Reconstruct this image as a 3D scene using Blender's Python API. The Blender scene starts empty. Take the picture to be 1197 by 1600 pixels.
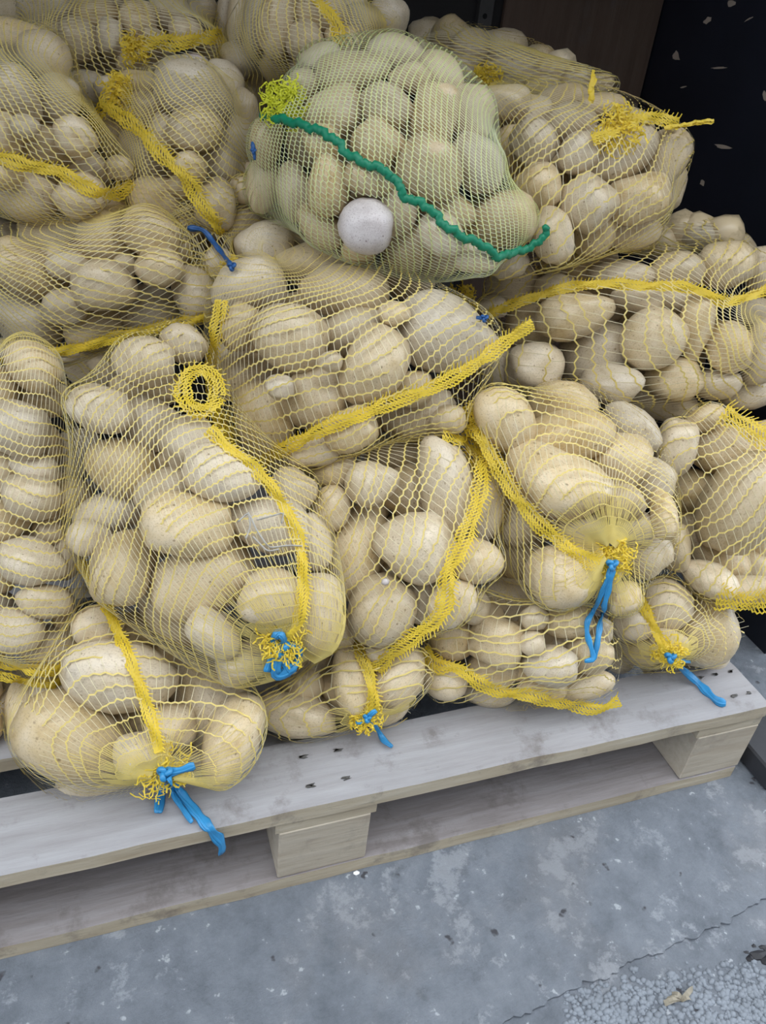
import bpy, bmesh, math, random
import numpy as np
from mathutils import Matrix, Vector
rng = np.random.default_rng(7); random.seed(7)
SC = bpy.context.scene; COL = SC.collection
W, H, F = 1197, 1600, 1228.456

# ------------------------------------------------------------------ camera
CAM = np.array([-0.18571111, -0.50313278, 0.8893727])
RT = np.array([0.94548908, -0.31115652, 0.09608338])
UP = np.array([0.09866509, 0.55488736, 0.826054])
FW = np.array([0.31034754, 0.77154497, -0.55534023])
cd = bpy.data.cameras.new('camera'); cam = bpy.data.objects.new('camera', cd); COL.objects.link(cam)
cam.matrix_world = Matrix(((RT[0], UP[0], -FW[0], CAM[0]), (RT[1], UP[1], -FW[1], CAM[1]), (RT[2], UP[2], -FW[2], CAM[2]), (0, 0, 0, 1)))
cd.sensor_fit = 'VERTICAL'; cd.sensor_height = 36; cd.lens = 36 * F / 1600; cd.clip_start = 0.01
SC.camera = cam

# ------------------------------------------------------------------ sky, exposure
wd = bpy.data.worlds.new('overcast_sky'); SC.world = wd; wd.use_nodes = True
nt = wd.node_tree; nt.nodes.clear()
wo = nt.nodes.new('ShaderNodeOutputWorld'); bg = nt.nodes.new('ShaderNodeBackground')
tc = nt.nodes.new('ShaderNodeTexCoord'); sx = nt.nodes.new('ShaderNodeSeparateXYZ'); rp = nt.nodes.new('ShaderNodeValToRGB')
nt.links.new(tc.outputs['Generated'], sx.inputs[0]); nt.links.new(sx.outputs['Z'], rp.inputs[0])
rp.color_ramp.elements[0].position = 0.0; rp.color_ramp.elements[0].color = (0.72, 0.82, 0.98, 1)
rp.color_ramp.elements[1].position = 0.9; rp.color_ramp.elements[1].color = (0.93, 0.97, 1.0, 1)
nt.links.new(rp.outputs[0], bg.inputs[0]); bg.inputs[1].default_value = 1.0
nt.links.new(bg.outputs[0], wo.inputs[0])
vs = SC.view_settings; vs.view_transform = 'Standard'; vs.look = 'None'; vs.gamma = 1; vs.use_curve_mapping = False
vs.exposure = 1.85

# ------------------------------------------------------------------ helpers
def norm(v): return v / (np.linalg.norm(v, axis=-1, keepdims=True) + 1e-12)
def ray(u, v):
    u = np.asarray(u, float); v = np.asarray(v, float)
    return ((u - W / 2) / F)[..., None] * RT + (-(v - H / 2) / F)[..., None] * UP + FW
def at(u, v, depth): return CAM + ray(u, v) * np.asarray(depth)[..., None]
def pix(P):
    q = np.asarray(P) - CAM; z = q @ FW
    return W / 2 + F * (q @ RT) / z, H / 2 - F * (q @ UP) / z, z

def me_np(name, V, Q, mats, midx=None, smooth=False):
    m = bpy.data.meshes.new(name); V = np.asarray(V, np.float32); Q = np.asarray(Q, np.int32)
    k = Q.shape[1]; m.vertices.add(len(V)); m.vertices.foreach_set('co', V.ravel())
    m.loops.add(Q.size); m.loops.foreach_set('vertex_index', Q.ravel())
    m.polygons.add(len(Q)); m.polygons.foreach_set('loop_start', np.arange(len(Q), dtype=np.int32) * k)
    m.polygons.foreach_set('loop_total', np.full(len(Q), k, np.int32))
    for mt in mats: m.materials.append(mt)
    if midx is not None: m.polygons.foreach_set('material_index', np.asarray(midx, np.int32))
    m.polygons.foreach_set('use_smooth', np.full(len(Q), smooth))
    m.update(calc_edges=True); m.validate(); return m
def link(name, me, parent=None):
    o = bpy.data.objects.new(name, me); COL.objects.link(o)
    if parent is not None:
        o.parent = parent
        if parent.parent is None: o.matrix_parent_inverse = Matrix.Translation(-Vector(parent.location))
    return o
def tag(o, label, cat, group=None):
    o['label'] = label; o['category'] = cat
    if group: o['group'] = group
def empty(name, loc):
    o = bpy.data.objects.new(name, None); COL.objects.link(o); o.location = loc; o.empty_display_size = .05; return o
def bm_obj(name, bm, mats, parent=None, smooth=False):
    m = bpy.data.meshes.new(name); bm.to_mesh(m); bm.free()
    for t in (mats if isinstance(mats, (list, tuple)) else [mats]): m.materials.append(t)
    for p in m.polygons: p.use_smooth = smooth
    return link(name, m, parent)
def box_bm(x0, x1, y0, y1, z0, z1, bevel=0.0, seg=1):
    bm = bmesh.new(); bmesh.ops.create_cube(bm, size=1)
    for v in bm.verts:
        v.co = Vector(((x0 + x1) / 2 + v.co.x * (x1 - x0), (y0 + y1) / 2 + v.co.y * (y1 - y0), (z0 + z1) / 2 + v.co.z * (z1 - z0)))
    if bevel: bmesh.ops.bevel(bm, geom=list(bm.edges), offset=bevel, segments=seg, affect='EDGES')
    return bm
def resample(P, step):
    P = np.asarray(P, float); d = np.r_[0, np.cumsum(np.linalg.norm(np.diff(P, axis=0), axis=1))]
    n = max(3, int(d[-1] / step)); t = np.linspace(0, d[-1], n)
    return np.stack([np.interp(t, d, P[:, k]) for k in range(P.shape[1])], 1)
def smooth_line(P, it=2):
    P = np.array(P, float)
    for _ in range(it):
        Q = P.copy(); Q[1:-1] = .25 * P[:-2] + .5 * P[1:-1] + .25 * P[2:]; P = Q
    return P
def tangent(P):
    T = np.gradient(P, axis=0); return norm(T)
def tube_np(P, r, k=6, N=None):
    """round or oval tube along P"""
    P = np.asarray(P); T = tangent(P); n = len(P)
    if N is None:
        a = np.array([0.3, -0.5, 0.8]); N = norm(np.cross(T, a))
    else: N = norm(N - (N * T).sum(1, keepdims=True) * T)
    B = np.cross(T, N); ang = np.linspace(0, 2 * np.pi, k, endpoint=False)
    r = np.broadcast_to(np.asarray(r, float), (n,)) if np.ndim(r) < 2 else r
    rr = r if np.ndim(r) == 2 else np.stack([r, r], 1)
    V = P[:, None] + (np.cos(ang)[None, :, None] * rr[:, :1, None]) * B[:, None] + (np.sin(ang)[None, :, None] * rr[:, 1:, None]) * N[:, None]
    i = np.arange(n - 1)[:, None] * k; j = np.arange(k)[None]; j2 = (j + 1) % k
    Q = np.stack([i + j, i + j2, i + k + j2, i + k + j], -1).reshape(-1, 4)
    V = V.reshape(-1, 3)
    caps = []
    for base, rev in ((0, True), ((n - 1) * k, False)):
        c = list(range(base, base + k)); c = c[::-1] if rev else c
        for q in range(1, k - 2, 2): caps.append([c[0], c[q], c[q + 1], c[q + 2]])
    return V, np.vstack([Q, np.array(caps).reshape(-1, 4)]).astype(int)
class Acc:
    def __init__(s): s.V = []; s.Q = []; s.M = []; s.n = 0
    def add(s, V, Q, m=0):
        if len(V) == 0: return
        s.V.append(V); s.Q.append(np.asarray(Q) + s.n); s.M.append(np.full(len(Q), m)); s.n += len(V)
    def ribbons(s, P0, P1, N, w, m=0):
        if len(P0) == 0: return
        side = norm(np.cross(P1 - P0, N)) * (np.asarray(w)[..., None] if np.ndim(w) else w) / 2
        V = np.stack([P0 - side, P0 + side, P1 + side, P1 - side], 1).reshape(-1, 3)
        s.add(V, np.arange(len(V)).reshape(-1, 4), m)
    def strip(s, P, N, w, m=0):
        """continuous ribbon"""
        T = tangent(P); S = norm(np.cross(T, N)) * np.broadcast_to(np.asarray(w), (len(P),))[:, None] / 2
        V = np.stack([P - S, P + S], 1).reshape(-1, 3); i = np.arange(len(P) - 1) * 2
        s.add(V, np.stack([i, i + 1, i + 3, i + 2], 1), m)
    def obj(s, name, mats, parent, smooth=False):
        return link(name, me_np(name, np.vstack(s.V), np.vstack(s.Q), mats, np.concatenate(s.M), smooth), parent)

# ------------------------------------------------------------------ materials
def mat(name):
    m = bpy.data.materials.new(name); m.use_nodes = True; n = m.node_tree.nodes; l = m.node_tree.links
    return m, n, l, n['Principled BSDF']
def N_(n, t, **kw):
    x = n.new(t)
    for k, v in kw.items():
        if k in x.inputs: x.inputs[k].default_value = v
        else: setattr(x, k, v)
    return x
def ramp(n, stops):
    r = n.new('ShaderNodeValToRGB'); e = r.color_ramp.elements
    while len(e) < len(stops): e.new(0.5)
    for a, (p, c) in zip(e, stops): a.position = p; a.color = (*c, 1) if len(c) == 3 else c
    return r
def srgb(*c): return tuple((x / 255 / 12.92 if x <= 10 else ((x / 255 + .055) / 1.055) ** 2.4) for x in c)
def mixc(n, l, fac, a, b, mode='MIX'):
    x = n.new('ShaderNodeMix'); x.data_type = 'RGBA'; x.blend_type = mode
    for s, v in ((0, fac), (6, a), (7, b)):
        if hasattr(v, 'is_linked') or hasattr(v, 'links'): l.new(v, x.inputs[s])
        else: x.inputs[s].default_value = v if s == 0 else (*v, 1)
    return x.outputs[2]
def plastic(name, col, rough=.4, trans=.25, var=.15):
    m, n, l, b = mat(name)
    g = N_(n, 'ShaderNodeTexCoord'); no = N_(n, 'ShaderNodeTexNoise', Scale=60.0); l.new(g.outputs['Object'], no.inputs['Vector'])
    c = mixc(n, l, no.outputs['Fac'], tuple(x * (1 - var) for x in col), tuple(min(1, x * (1 + var)) for x in col))
    l.new(c, b.inputs['Base Color']); b.inputs['Roughness'].default_value = rough
    if trans:
        t = N_(n, 'ShaderNodeBsdfTranslucent'); l.new(c, t.inputs[0]); mx = N_(n, 'ShaderNodeMixShader', Fac=trans)
        l.new(b.outputs[0], mx.inputs[1]); l.new(t.outputs[0], mx.inputs[2]); l.new(mx.outputs[0], n['Material Output'].inputs[0])
    return m
M = {}
M['chain'] = plastic('yellow_net_strand', (0.76, 0.62, 0.20))
M['link'] = plastic('pale_net_filament', (0.74, 0.68, 0.46), .3)
M['seam'] = plastic('yellow_seam', (0.80, 0.60, 0.05), .45)
M['chain_g'] = plastic('lime_net_strand', (0.66, 0.71, 0.32))
M['link_g'] = plastic('pale_lime_filament', (0.72, 0.77, 0.56), .3)
M['lime'] = plastic('lime_fringe', (0.66, 0.68, 0.03), .5)
M['green'] = plastic('green_cord', (0.0, 0.20, 0.10), .5, 0)
M['blue'] = plastic('blue_twine', (0.035, 0.27, 0.56), .35, .1, .3)
M['darkblue'] = plastic('dark_blue_twine', (0.02, 0.10, 0.30), .4, .1, .3)
M['straw'] = plastic('grey_straw', (0.42, 0.40, 0.36), .6, 0)
M['leaf'] = plastic('dry_leaf', (0.30, 0.27, 0.21), .7, .1)
M['white_chip'] = plastic('white_crumb', (0.8, 0.8, 0.8), .6, 0)
M['black'] = plastic('black_debris', (0.008, 0.008, 0.012), .6, 0)
def potato_mat(name, stops, dirt):
    m, n, l, b = mat(name)
    g = N_(n, 'ShaderNodeTexCoord'); oi = N_(n, 'ShaderNodeObjectInfo')
    off = N_(n, 'ShaderNodeVectorMath', operation='MULTIPLY_ADD'); l.new(oi.outputs['Random'], off.inputs[0]); off.inputs[1].default_value = (37, 91, 53); l.new(g.outputs['Object'], off.inputs[2])
    n1 = N_(n, 'ShaderNodeTexNoise', Scale=1.6, Detail=5.0, Roughness=.6); l.new(off.outputs[0], n1.inputs['Vector'])
    n2 = N_(n, 'ShaderNodeTexNoise', Scale=22.0, Detail=4.0, Roughness=.7); l.new(off.outputs[0], n2.inputs['Vector'])
    v = N_(n, 'ShaderNodeTexVoronoi', Scale=3.2); l.new(off.outputs[0], v.inputs['Vector'])
    r1 = ramp(n, stops); l.new(n1.outputs['Fac'], r1.inputs[0])
    hv = N_(n, 'ShaderNodeHueSaturation'); l.new(r1.outputs[0], hv.inputs['Color'])
    mr = N_(n, 'ShaderNodeMapRange'); l.new(oi.outputs['Random'], mr.inputs[0]); mr.inputs[3].default_value = .86; mr.inputs[4].default_value = 1.12; l.new(mr.outputs[0], hv.inputs['Value'])
    w = N_(n, 'ShaderNodeTexWhiteNoise', noise_dimensions='1D'); l.new(oi.outputs['Random'], w.inputs['W'])
    ms = N_(n, 'ShaderNodeMapRange'); l.new(w.outputs['Value'], ms.inputs[0]); ms.inputs[3].default_value = .7; ms.inputs[4].default_value = 1.15; l.new(ms.outputs[0], hv.inputs['Saturation'])
    sp = ramp(n, [(.0, (1, 1, 1)), (.07, (1, 1, 1)), (.13, (0, 0, 0))]); l.new(v.outputs['Distance'], sp.inputs[0])
    fl = ramp(n, [(.53, (0, 0, 0)), (.66, (1, 1, 1))]); l.new(n2.outputs['Fac'], fl.inputs[0])
    f1 = N_(n, 'ShaderNodeMath', operation='MULTIPLY'); l.new(sp.outputs[0], f1.inputs[0]); f1.inputs[1].default_value = .75
    c = mixc(n, l, f1.outputs[0], hv.outputs[0], dirt)
    f2 = N_(n, 'ShaderNodeMath', operation='MULTIPLY'); l.new(fl.outputs[0], f2.inputs[0]); f2.inputs[1].default_value = .55
    c = mixc(n, l, f2.outputs[0], c, dirt)
    l.new(c, b.inputs['Base Color']); b.inputs['Roughness'].default_value = .31
    b.inputs['Specular IOR Level'].default_value = .5
    b.inputs['Subsurface Weight'].default_value = 0.0
    bp = N_(n, 'ShaderNodeBump', Strength=.12, Distance=.01); l.new(n2.outputs['Fac'], bp.inputs['Height']); l.new(bp.outputs[0], b.inputs['Normal'])
    return m
M['potato'] = potato_mat('potato_skin', [(.22, (0.44, 0.31, 0.15)), (.40, (0.60, 0.475, 0.285)), (.6, (0.66, 0.545, 0.37)), (.78, (0.52, 0.44, 0.33))], (0.23, 0.16, 0.08))
M['white_potato'] = potato_mat('pale_potato_skin', [(.3, (0.55, 0.47, 0.44)), (.5, (0.66, 0.58, 0.55)), (.75, (0.74, 0.67, 0.62))], (0.20, 0.13, 0.12))
def wood_mat(name, a, b_, c_, axis=0, dark=.6):
    m, n, l, b = mat(name)
    g = N_(n, 'ShaderNodeTexCoord'); mp = N_(n, 'ShaderNodeMapping'); l.new(g.outputs['Object'], mp.inputs[0])
    s = [9, 9, 9]; s[axis] = .9; mp.inputs['Scale'].default_value = s
    n1 = N_(n, 'ShaderNodeTexNoise', Scale=7.0, Detail=6.0, Roughness=.65); l.new(mp.outputs[0], n1.inputs['Vector'])
    n2 = N_(n, 'ShaderNodeTexNoise', Scale=13.0, Detail=8.0, Roughness=.72); l.new(g.outputs['Object'], n2.inputs['Vector'])
    n3 = N_(n, 'ShaderNodeTexNoise', Scale=4.0, Detail=3.0); l.new(g.outputs['Object'], n3.inputs['Vector'])
    r = ramp(n, [(.3, a), (.5, b_), (.72, c_)]); l.new(n1.outputs['Fac'], r.inputs[0])
    st = ramp(n, [(.52, (0, 0, 0)), (.64, (1, 1, 1))]); l.new(n2.outputs['Fac'], st.inputs[0])
    f = N_(n, 'ShaderNodeMath', operation='MULTIPLY'); l.new(st.outputs[0], f.inputs[0]); f.inputs[1].default_value = dark
    c = mixc(n, l, f.outputs[0], r.outputs[0], (0.13, 0.11, 0.10))
    st2 = ramp(n, [(.45, (0, 0, 0)), (.7, (1, 1, 1))]); l.new(n3.outputs['Fac'], st2.inputs[0])
    f2 = N_(n, 'ShaderNodeMath', operation='MULTIPLY'); l.new(st2.outputs[0], f2.inputs[0]); f2.inputs[1].default_value = .35
    c = mixc(n, l, f2.outputs[0], c, tuple(x * .62 for x in b_))
    l.new(c, b.inputs['Base Color']); b.inputs['Roughness'].default_value = .75
    bp = N_(n, 'ShaderNodeBump', Strength=.35, Distance=.004); l.new(n1.outputs['Fac'], bp.inputs['Height']); l.new(bp.outputs[0], b.inputs['Normal'])
    return m
M['wood'] = wood_mat('weathered_wood', (0.285, 0.275, 0.285), (0.335, 0.33, 0.345), (0.38, 0.38, 0.40))
M['low_wood'] = wood_mat('dark_low_board', (0.20, 0.175, 0.17), (0.27, 0.245, 0.245), (0.33, 0.31, 0.315))  # darker, browner tone for the bottom boards
M['wood_edge'] = wood_mat('sawn_wood_edge', (0.36, 0.285, 0.19), (0.47, 0.40, 0.29), (0.56, 0.50, 0.39))
M['block'] = wood_mat('block_wood', (0.38, 0.31, 0.23), (0.47, 0.41, 0.32), (0.53, 0.47, 0.38), 0, .3)
M['plywood'] = wood_mat('brown_plywood', (0.095, 0.060, 0.042), (0.12, 0.078, 0.055), (0.14, 0.095, 0.068), 2, .3)
def concrete(name, tone=1.0):
    m, n, l, b = mat(name)
    g = N_(n, 'ShaderNodeTexCoord'); O = g.outputs['Object']
    def no(s, d=5., r=.6, dist=0.):
        x = N_(n, 'ShaderNodeTexNoise', Scale=s, Detail=d, Roughness=r, Distortion=dist); l.new(O, x.inputs['Vector']); return x.outputs['Fac']
    big = ramp(n, [(.3, tuple(x * tone for x in (0.11, 0.127, 0.152))), (.5, tuple(x * tone for x in (0.18, 0.202, 0.236))), (.7, tuple(x * tone for x in (0.245, 0.27, 0.31)))])
    l.new(no(15, 14, .74), big.inputs[0])
    wp = ramp(n, [(.55, (0, 0, 0)), (.60, (1, 1, 1))]); l.new(no(10, 14, .74), wp.inputs[0])
    f = N_(n, 'ShaderNodeMath', operation='MULTIPLY'); l.new(wp.outputs[0], f.inputs[0]); f.inputs[1].default_value = .7
    c = mixc(n, l, f.outputs[0], big.outputs[0], (0.36, 0.39, 0.435))
    dk = ramp(n, [(.6, (0, 0, 0)), (.75, (1, 1, 1))]); l.new(no(17, 8, .65), dk.inputs[0])
    f2 = N_(n, 'ShaderNodeMath', operation='MULTIPLY'); l.new(dk.outputs[0], f2.inputs[0]); f2.inputs[1].default_value = .75
    c = mixc(n, l, f2.outputs[0], c, (0.07, 0.078, 0.092))
    wm = ramp(n, [(.52, (0, 0, 0)), (.66, (1, 1, 1))]); l.new(no(5, 8, .65), wm.inputs[0])
    f3 = N_(n, 'ShaderNodeMath', operation='MULTIPLY'); l.new(wm.outputs[0], f3.inputs[0]); f3.inputs[1].default_value = .4
    c = mixc(n, l, f3.outputs[0], c, (0.24, 0.235, 0.24))
    ds = ramp(n, [(.685, (0, 0, 0)), (.72, (1, 1, 1))]); l.new(no(33, 3, .5), ds.inputs[0])
    c = mixc(n, l, ds.outputs[0], c, (0.06, 0.06, 0.07))
    sp = ramp(n, [(.66, (0, 0, 0)), (.71, (1, 1, 1))]); l.new(no(60, 3, .6), sp.inputs[0])
    c = mixc(n, l, sp.outputs[0], c, (0.42, 0.45, 0.49))
    l.new(c, b.inputs['Base Color']); b.inputs['Roughness'].default_value = .8
    bp = N_(n, 'ShaderNodeBump', Strength=.9, Distance=.008); l.new(no(40, 9, .75), bp.inputs['Height']); l.new(bp.outputs[0], b.inputs['Normal'])
    return m
M['concrete'] = concrete('worn_concrete'); M['concrete_low'] = concrete('gritty_concrete', .95)
def plain(name, col, rough=.6, bump=.2, sc=30, var=.3):
    m, n, l, b = mat(name); g = N_(n, 'ShaderNodeTexCoord')
    no = N_(n, 'ShaderNodeTexNoise', Scale=float(sc), Detail=6.0); l.new(g.outputs['Object'], no.inputs['Vector'])
    l.new(mixc(n, l, no.outputs['Fac'], tuple(x * (1 - var) for x in col), tuple(x * (1 + var) for x in col)), b.inputs['Base Color'])
    b.inputs['Roughness'].default_value = rough
    bp = N_(n, 'ShaderNodeBump', Strength=bump, Distance=.003); l.new(no.outputs['Fac'], bp.inputs['Height']); l.new(bp.outputs[0], b.inputs['Normal'])
    return m
M['blackpaint'] = plain('black_paint', (0.010, 0.012, 0.021), .5, .15, 14)
M['darkwall'] = plain('dark_wall', (0.022, 0.020, 0.020), .8)
M['chip'] = plain('bare_chip', (0.42, 0.34, 0.27), .8)
M['metal'] = plain('dull_metal', (0.07, 0.066, 0.062), .55)
M['hole'] = plain('hole_black', (0.004, 0.004, 0.004), .9)
M['charcoal'] = plain('charcoal_board', (0.022, 0.023, 0.028), .7)
M['pebble'] = plain('grey_pebble', (0.19, 0.213, 0.245), .75)
M['light_block'] = plain('light_block_grey', (0.13, 0.125, 0.12), .9)  # for the added wall that blocks low skylight
M['shade_ceil'] = plain('shade_ceiling_grey', (0.10, 0.095, 0.09), .8)

# ------------------------------------------------------------------ setting
def gnd(u, v, z=0.0):
    d = ray(u, v); t = (z - CAM[2]) / d[..., 2]; return CAM + d * t[..., None]
def struct(o): o['kind'] = 'structure'; return o
crack = np.array([(1500, 1290), (1330, 1345), (1240, 1390), (1197, 1405), (1165, 1418), (1140, 1440), (1115, 1445), (1090, 1465), (1060, 1470), (1035, 1487), (1000, 1497), (985, 1502), (955, 1522), (930, 1530), (895, 1545), (860, 1562), (830, 1580), (790, 1595), (760, 1612), (700, 1640), (600, 1700), (420, 1790)], float)
CR = gnd(crack[:, 0], crack[:, 1]); CR = resample(CR, .006)
CR[1:-1, 1] += rng.normal(0, .0018, len(CR) - 2); CR[1:-1, 0] += rng.normal(0, .001, len(CR) - 2)
CR = CR[np.argsort(CR[:, 0])]
def slab(name, pts_front, pts_back, z0, z1, m):
    bm = bmesh.new(); loop = [bm.verts.new((p[0], p[1], z1)) for p in list(pts_front) + list(pts_back)]
    f = bm.faces.new(loop); r = bmesh.ops.extrude_face_region(bm, geom=[f])
    for v in r['geom']:
        if isinstance(v, bmesh.types.BMVert): v.co.z = z0
    bmesh.ops.recalc_face_normals(bm, faces=bm.faces)
    return struct(bm_obj(name, bm, m))
fr = [(-2.2, CR[0, 1] - .05)] + [(p[0], p[1]) for p in CR] + [(2.2, CR[-1, 1] + .15)]
slab('floor', fr, [(2.2, 1.6), (-2.2, 1.6)], -.10, 0.0, M['concrete'])
slab('ground', [(-9, -4.0), (9, -4.0), (9, 1.4), (-9, 1.4)], [], -.10, -.0035, M['concrete_low'])
WX, WY = .83, .96
def wall(name, *a, m): return struct(bm_obj(name, box_bm(*a), m))
wall('wall_back', -1.5, WX + .05, WY, WY + .06, 0, 1.6, m=M['darkwall'])
wr = wall('wall_right', WX, WX + .05, .20, WY, 0, 1.6, m=M['blackpaint'])
wall('wall_left', -1.5, -1.44, .1, WY, 0, 1.6, m=M['darkwall'])
wall('shade_ceiling', -1.5, WX + .05, .14, WY + .06, 1.6, 1.66, m=M['shade_ceil'])  # unseen; height and front edge shaped to shade the back sacks
wall('wall_light_block', -9, 9, -4.2, -4.0, -.1, 5.2, m=M['light_block'])  # unseen wall, added to keep low skylight out of the pallet recess
# brown sheet against the back wall, perforated strip beside it
def on_y(u, v, y):
    d = ray(u, v); t = (y - CAM[1]) / d[..., 1]; return CAM + d * t[..., None]
def on_x(u, v, x):
    d = ray(u, v); t = (x - CAM[0]) / d[..., 0]; return CAM + d * t[..., None]
xl = on_y(790, 10, WY - .012)[0]
ps = bm_obj('plywood_sheet', box_bm(xl, WX - .003, WY - .012, WY - .001, .0, 1.59, .001), M['plywood'])
tag(ps, 'brown plywood sheet standing against the back wall beside the black wall', 'plywood')
xs = on_y(752, 10, WY - .02)[0]
post = empty('perforated_post', (xs + .015, WY - .012, 0)); tag(post, 'dark perforated metal upright at the left edge of the brown plywood', 'post')
ac = box_bm(xs, xs + .026, WY - .016, WY - .001, 0, 1.59, .001); bm_obj('upright', ac, M['metal'], post)
hb = bmesh.new()
for k in range(20):
    r_ = bmesh.ops.create_cone(hb, cap_ends=True, segments=10, radius1=.0042, radius2=.0042, depth=.002)
    for v in r_['verts']: v.co = Vector((xs + .011 + v.co.x, WY - .0163 + v.co.z * .6, .72 + k * .028 + v.co.y))
ho = bm_obj('slot', hb, M['hole'], post); ho['kind'] = 'stuff'
# bare chips on the black wall
for (u, v, a, b, an) in [(1106, 32, 10, 5, 40), (1057, 87, 6, 8, 20), (1130, 229, 14, 4, -10), (1143, 5, 8, 6, 40), (1098, 286, 4, 5, 0), (1125, 106, 14, 1.6, 3), (1068, 136, 5, 1.5, 10), (1170, 30, 8, 1.5, 30), (1195, 150, 3, 8, 0)]:
    bm = bmesh.new(); vs_ = []
    for k in range(11):
        t = k / 11 * 2 * math.pi; rr = random.uniform(.6, 1.15)
        du = a * rr * math.cos(t); dv = b * rr * math.sin(t); ca, sa = math.cos(math.radians(an)), math.sin(math.radians(an))
        p = on_x(np.float64(u + du * ca - dv * sa), np.float64(v - du * sa - dv * ca), WX); vs_.append(bm.verts.new((WX - .0006, p[1], p[2])))
    fc = bm.faces.new(vs_); r_ = bmesh.ops.extrude_face_region(bm, geom=[fc])
    for g_ in r_['geom']:
        if isinstance(g_, bmesh.types.BMVert): g_.co.x = WX + .001
    bmesh.ops.recalc_face_normals(bm, faces=bm.faces); bm_obj('paint_chip', bm, M['chip'], wr)
# charcoal board on the floor at the right end of the pallet
bd = bm_obj('charcoal_board', box_bm(.628, .80, -.035, .062, .0005, .036, .003), M['charcoal'])
tag(bd, 'thick charcoal board lying on the concrete beside the right end of the pallet', 'board')

# ------------------------------------------------------------------ pallet
pal = empty('pallet', (0, .4, 0)); tag(pal, 'weathered grey wooden pallet carrying the potato sacks', 'pallet')
ZB, ZK, ZC, ZT = .0228, .1079, .1258, .1474
def plank(name, x0, x1, y0, y1, z0, z1, along=0, edge=True, m0='wood', parent=pal):
    bm = bmesh.new(); nx = 24 if along == 0 else 4; ny = 4 if along == 0 else 24
    bmesh.ops.create_grid(bm, x_segments=nx, y_segments=ny, size=.5)
    top = list(bm.verts)
    ph = random.random() * 9
    for v in top:
        x, y = v.co.x, v.co.y; ed = abs(y if along == 0 else x) > .49
        X = x0 + (x + .5) * (x1 - x0); Y = y0 + (y + .5) * (y1 - y0); Z = z1 + .0006 * math.sin(X * 31 + ph) + .0005 * math.sin(Y * 47 + ph * 2)
        if ed: Z -= .0012 + random.random() * .0012; 
        if ed and along == 0: Y += random.uniform(-.0008, .0008)
        v.co = (X, Y, Z)
    r_ = bmesh.ops.extrude_face_region(bm, geom=list(bm.faces))
    for v in r_['geom']:
        if isinstance(v, bmesh.types.BMVert): v.co.z = z0
    bmesh.ops.recalc_face_normals(bm, faces=bm.faces); bm.normal_update()
    for f in bm.faces:
        if abs(f.normal.z) < .5: f.material_index = 1
    return bm_obj(name, bm, [M[m0], M['wood_edge']], parent)
HW, BD = .5998, .0907
ys = [0, .1418, .2836, .4254, .5672, .7093]
for y in ys: plank('top_board', -HW, HW, y, y + BD, ZC, ZT)
for i, (x0, x1) in enumerate([(-HW, -HW + .1), (-.0803, .0657), (HW - .1, HW)]):
    cxx = (x0 + x1) / 2; cw = .1 if i != 1 else .1066
    x0, x1 = cxx - cw / 2, cxx + cw / 2
    if i == 1: x0, x1 = -.0076 - .0533, -.0076 + .0533
    plank('stringer_board', x0 - .004, x1 + .006 if i == 1 else x1, .002, .80, ZK, ZC, 1)
    for (y0, y1) in [(.0, .09), (.355, .445), (.71, .80)]:
        bm = box_bm(x0, x1, y0 + .001, y1, ZB, ZK, .0015); bm_obj('block', bm, M['block'], pal)
for (y0, y1) in [(0, .095), (.353, .447), (.705, .80)]: plank('bottom_board', -HW + .003, HW - .004, y0, y1, .0005, ZB, m0='low_wood')
nb = bmesh.new()
for xx in (-.55, -.02, .02, .535, .56, .585):
    for y in ys[:2]:
        for dy in (.025, .065):
            r_ = bmesh.ops.create_cone(nb, cap_ends=True, segments=8, radius1=.0026, radius2=.0022, depth=.0012)
            for v in r_['verts']: v.co += Vector((xx + random.uniform(-.006, .006), y + dy, ZT + .0011))
nails = bm_obj('nail_head', nb, M['metal'], pal); nails['kind'] = 'stuff'

# ------------------------------------------------------------------ the sacks, as read from the photograph
# potatoes: centre, half axes, tilt (degrees) ; k kidney, w pale, x outside the net
SK = {}
def sack(key, D, label, short, pots, pole, seam=(), sw=14, sp=15, thick=.8, group=None, kind='y', extra=None):
    P = []
    for s in pots.split(';'):
        t = s.split()
        if not t: continue
        fl = [x for x in t if x.isalpha()]; t = [float(x) for x in t if not x.isalpha()]
        while len(t) < 5: t.append(0.)
        if len(t) == 5: t.append(0.)
        k_ = 1.0 if 'x' in fl else 1.16
        P.append((t[0], t[1], t[2] * k_, t[3] * k_, t[4], t[5], ''.join(fl)))
    SK[key] = dict(D=D, label=label, short=short, P=P, pole=pole, seam=seam, sw=sw, sp=sp, thick=thick, kind=kind, extra=extra or {})
sack('R', .86, 'netted potato sack at the front left of the pallet, blue twine hanging over the board', 'front left pallet sack',
 '112 1152 78 58 -25; 38 1115 50 26 -75; 187 1057 78 50 -8; 328 1090 72 54 -60; 267 1135 35 32; 362 1155 66 38 70; 165 1220 68 36 10; 152 978 36 30; 212 985 32 26; 300 1185 45 28 10; 225 1175 40 28 10; 95 1065 40 30 20; 260 1020 36 26',
 ('tie', 252, 1200), [[(124, 880), (145, 915), (167, 950), (184, 990), (200, 1027), (217, 1067), (229, 1105), (240, 1137), (248, 1175)]], 13, 21)
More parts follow.
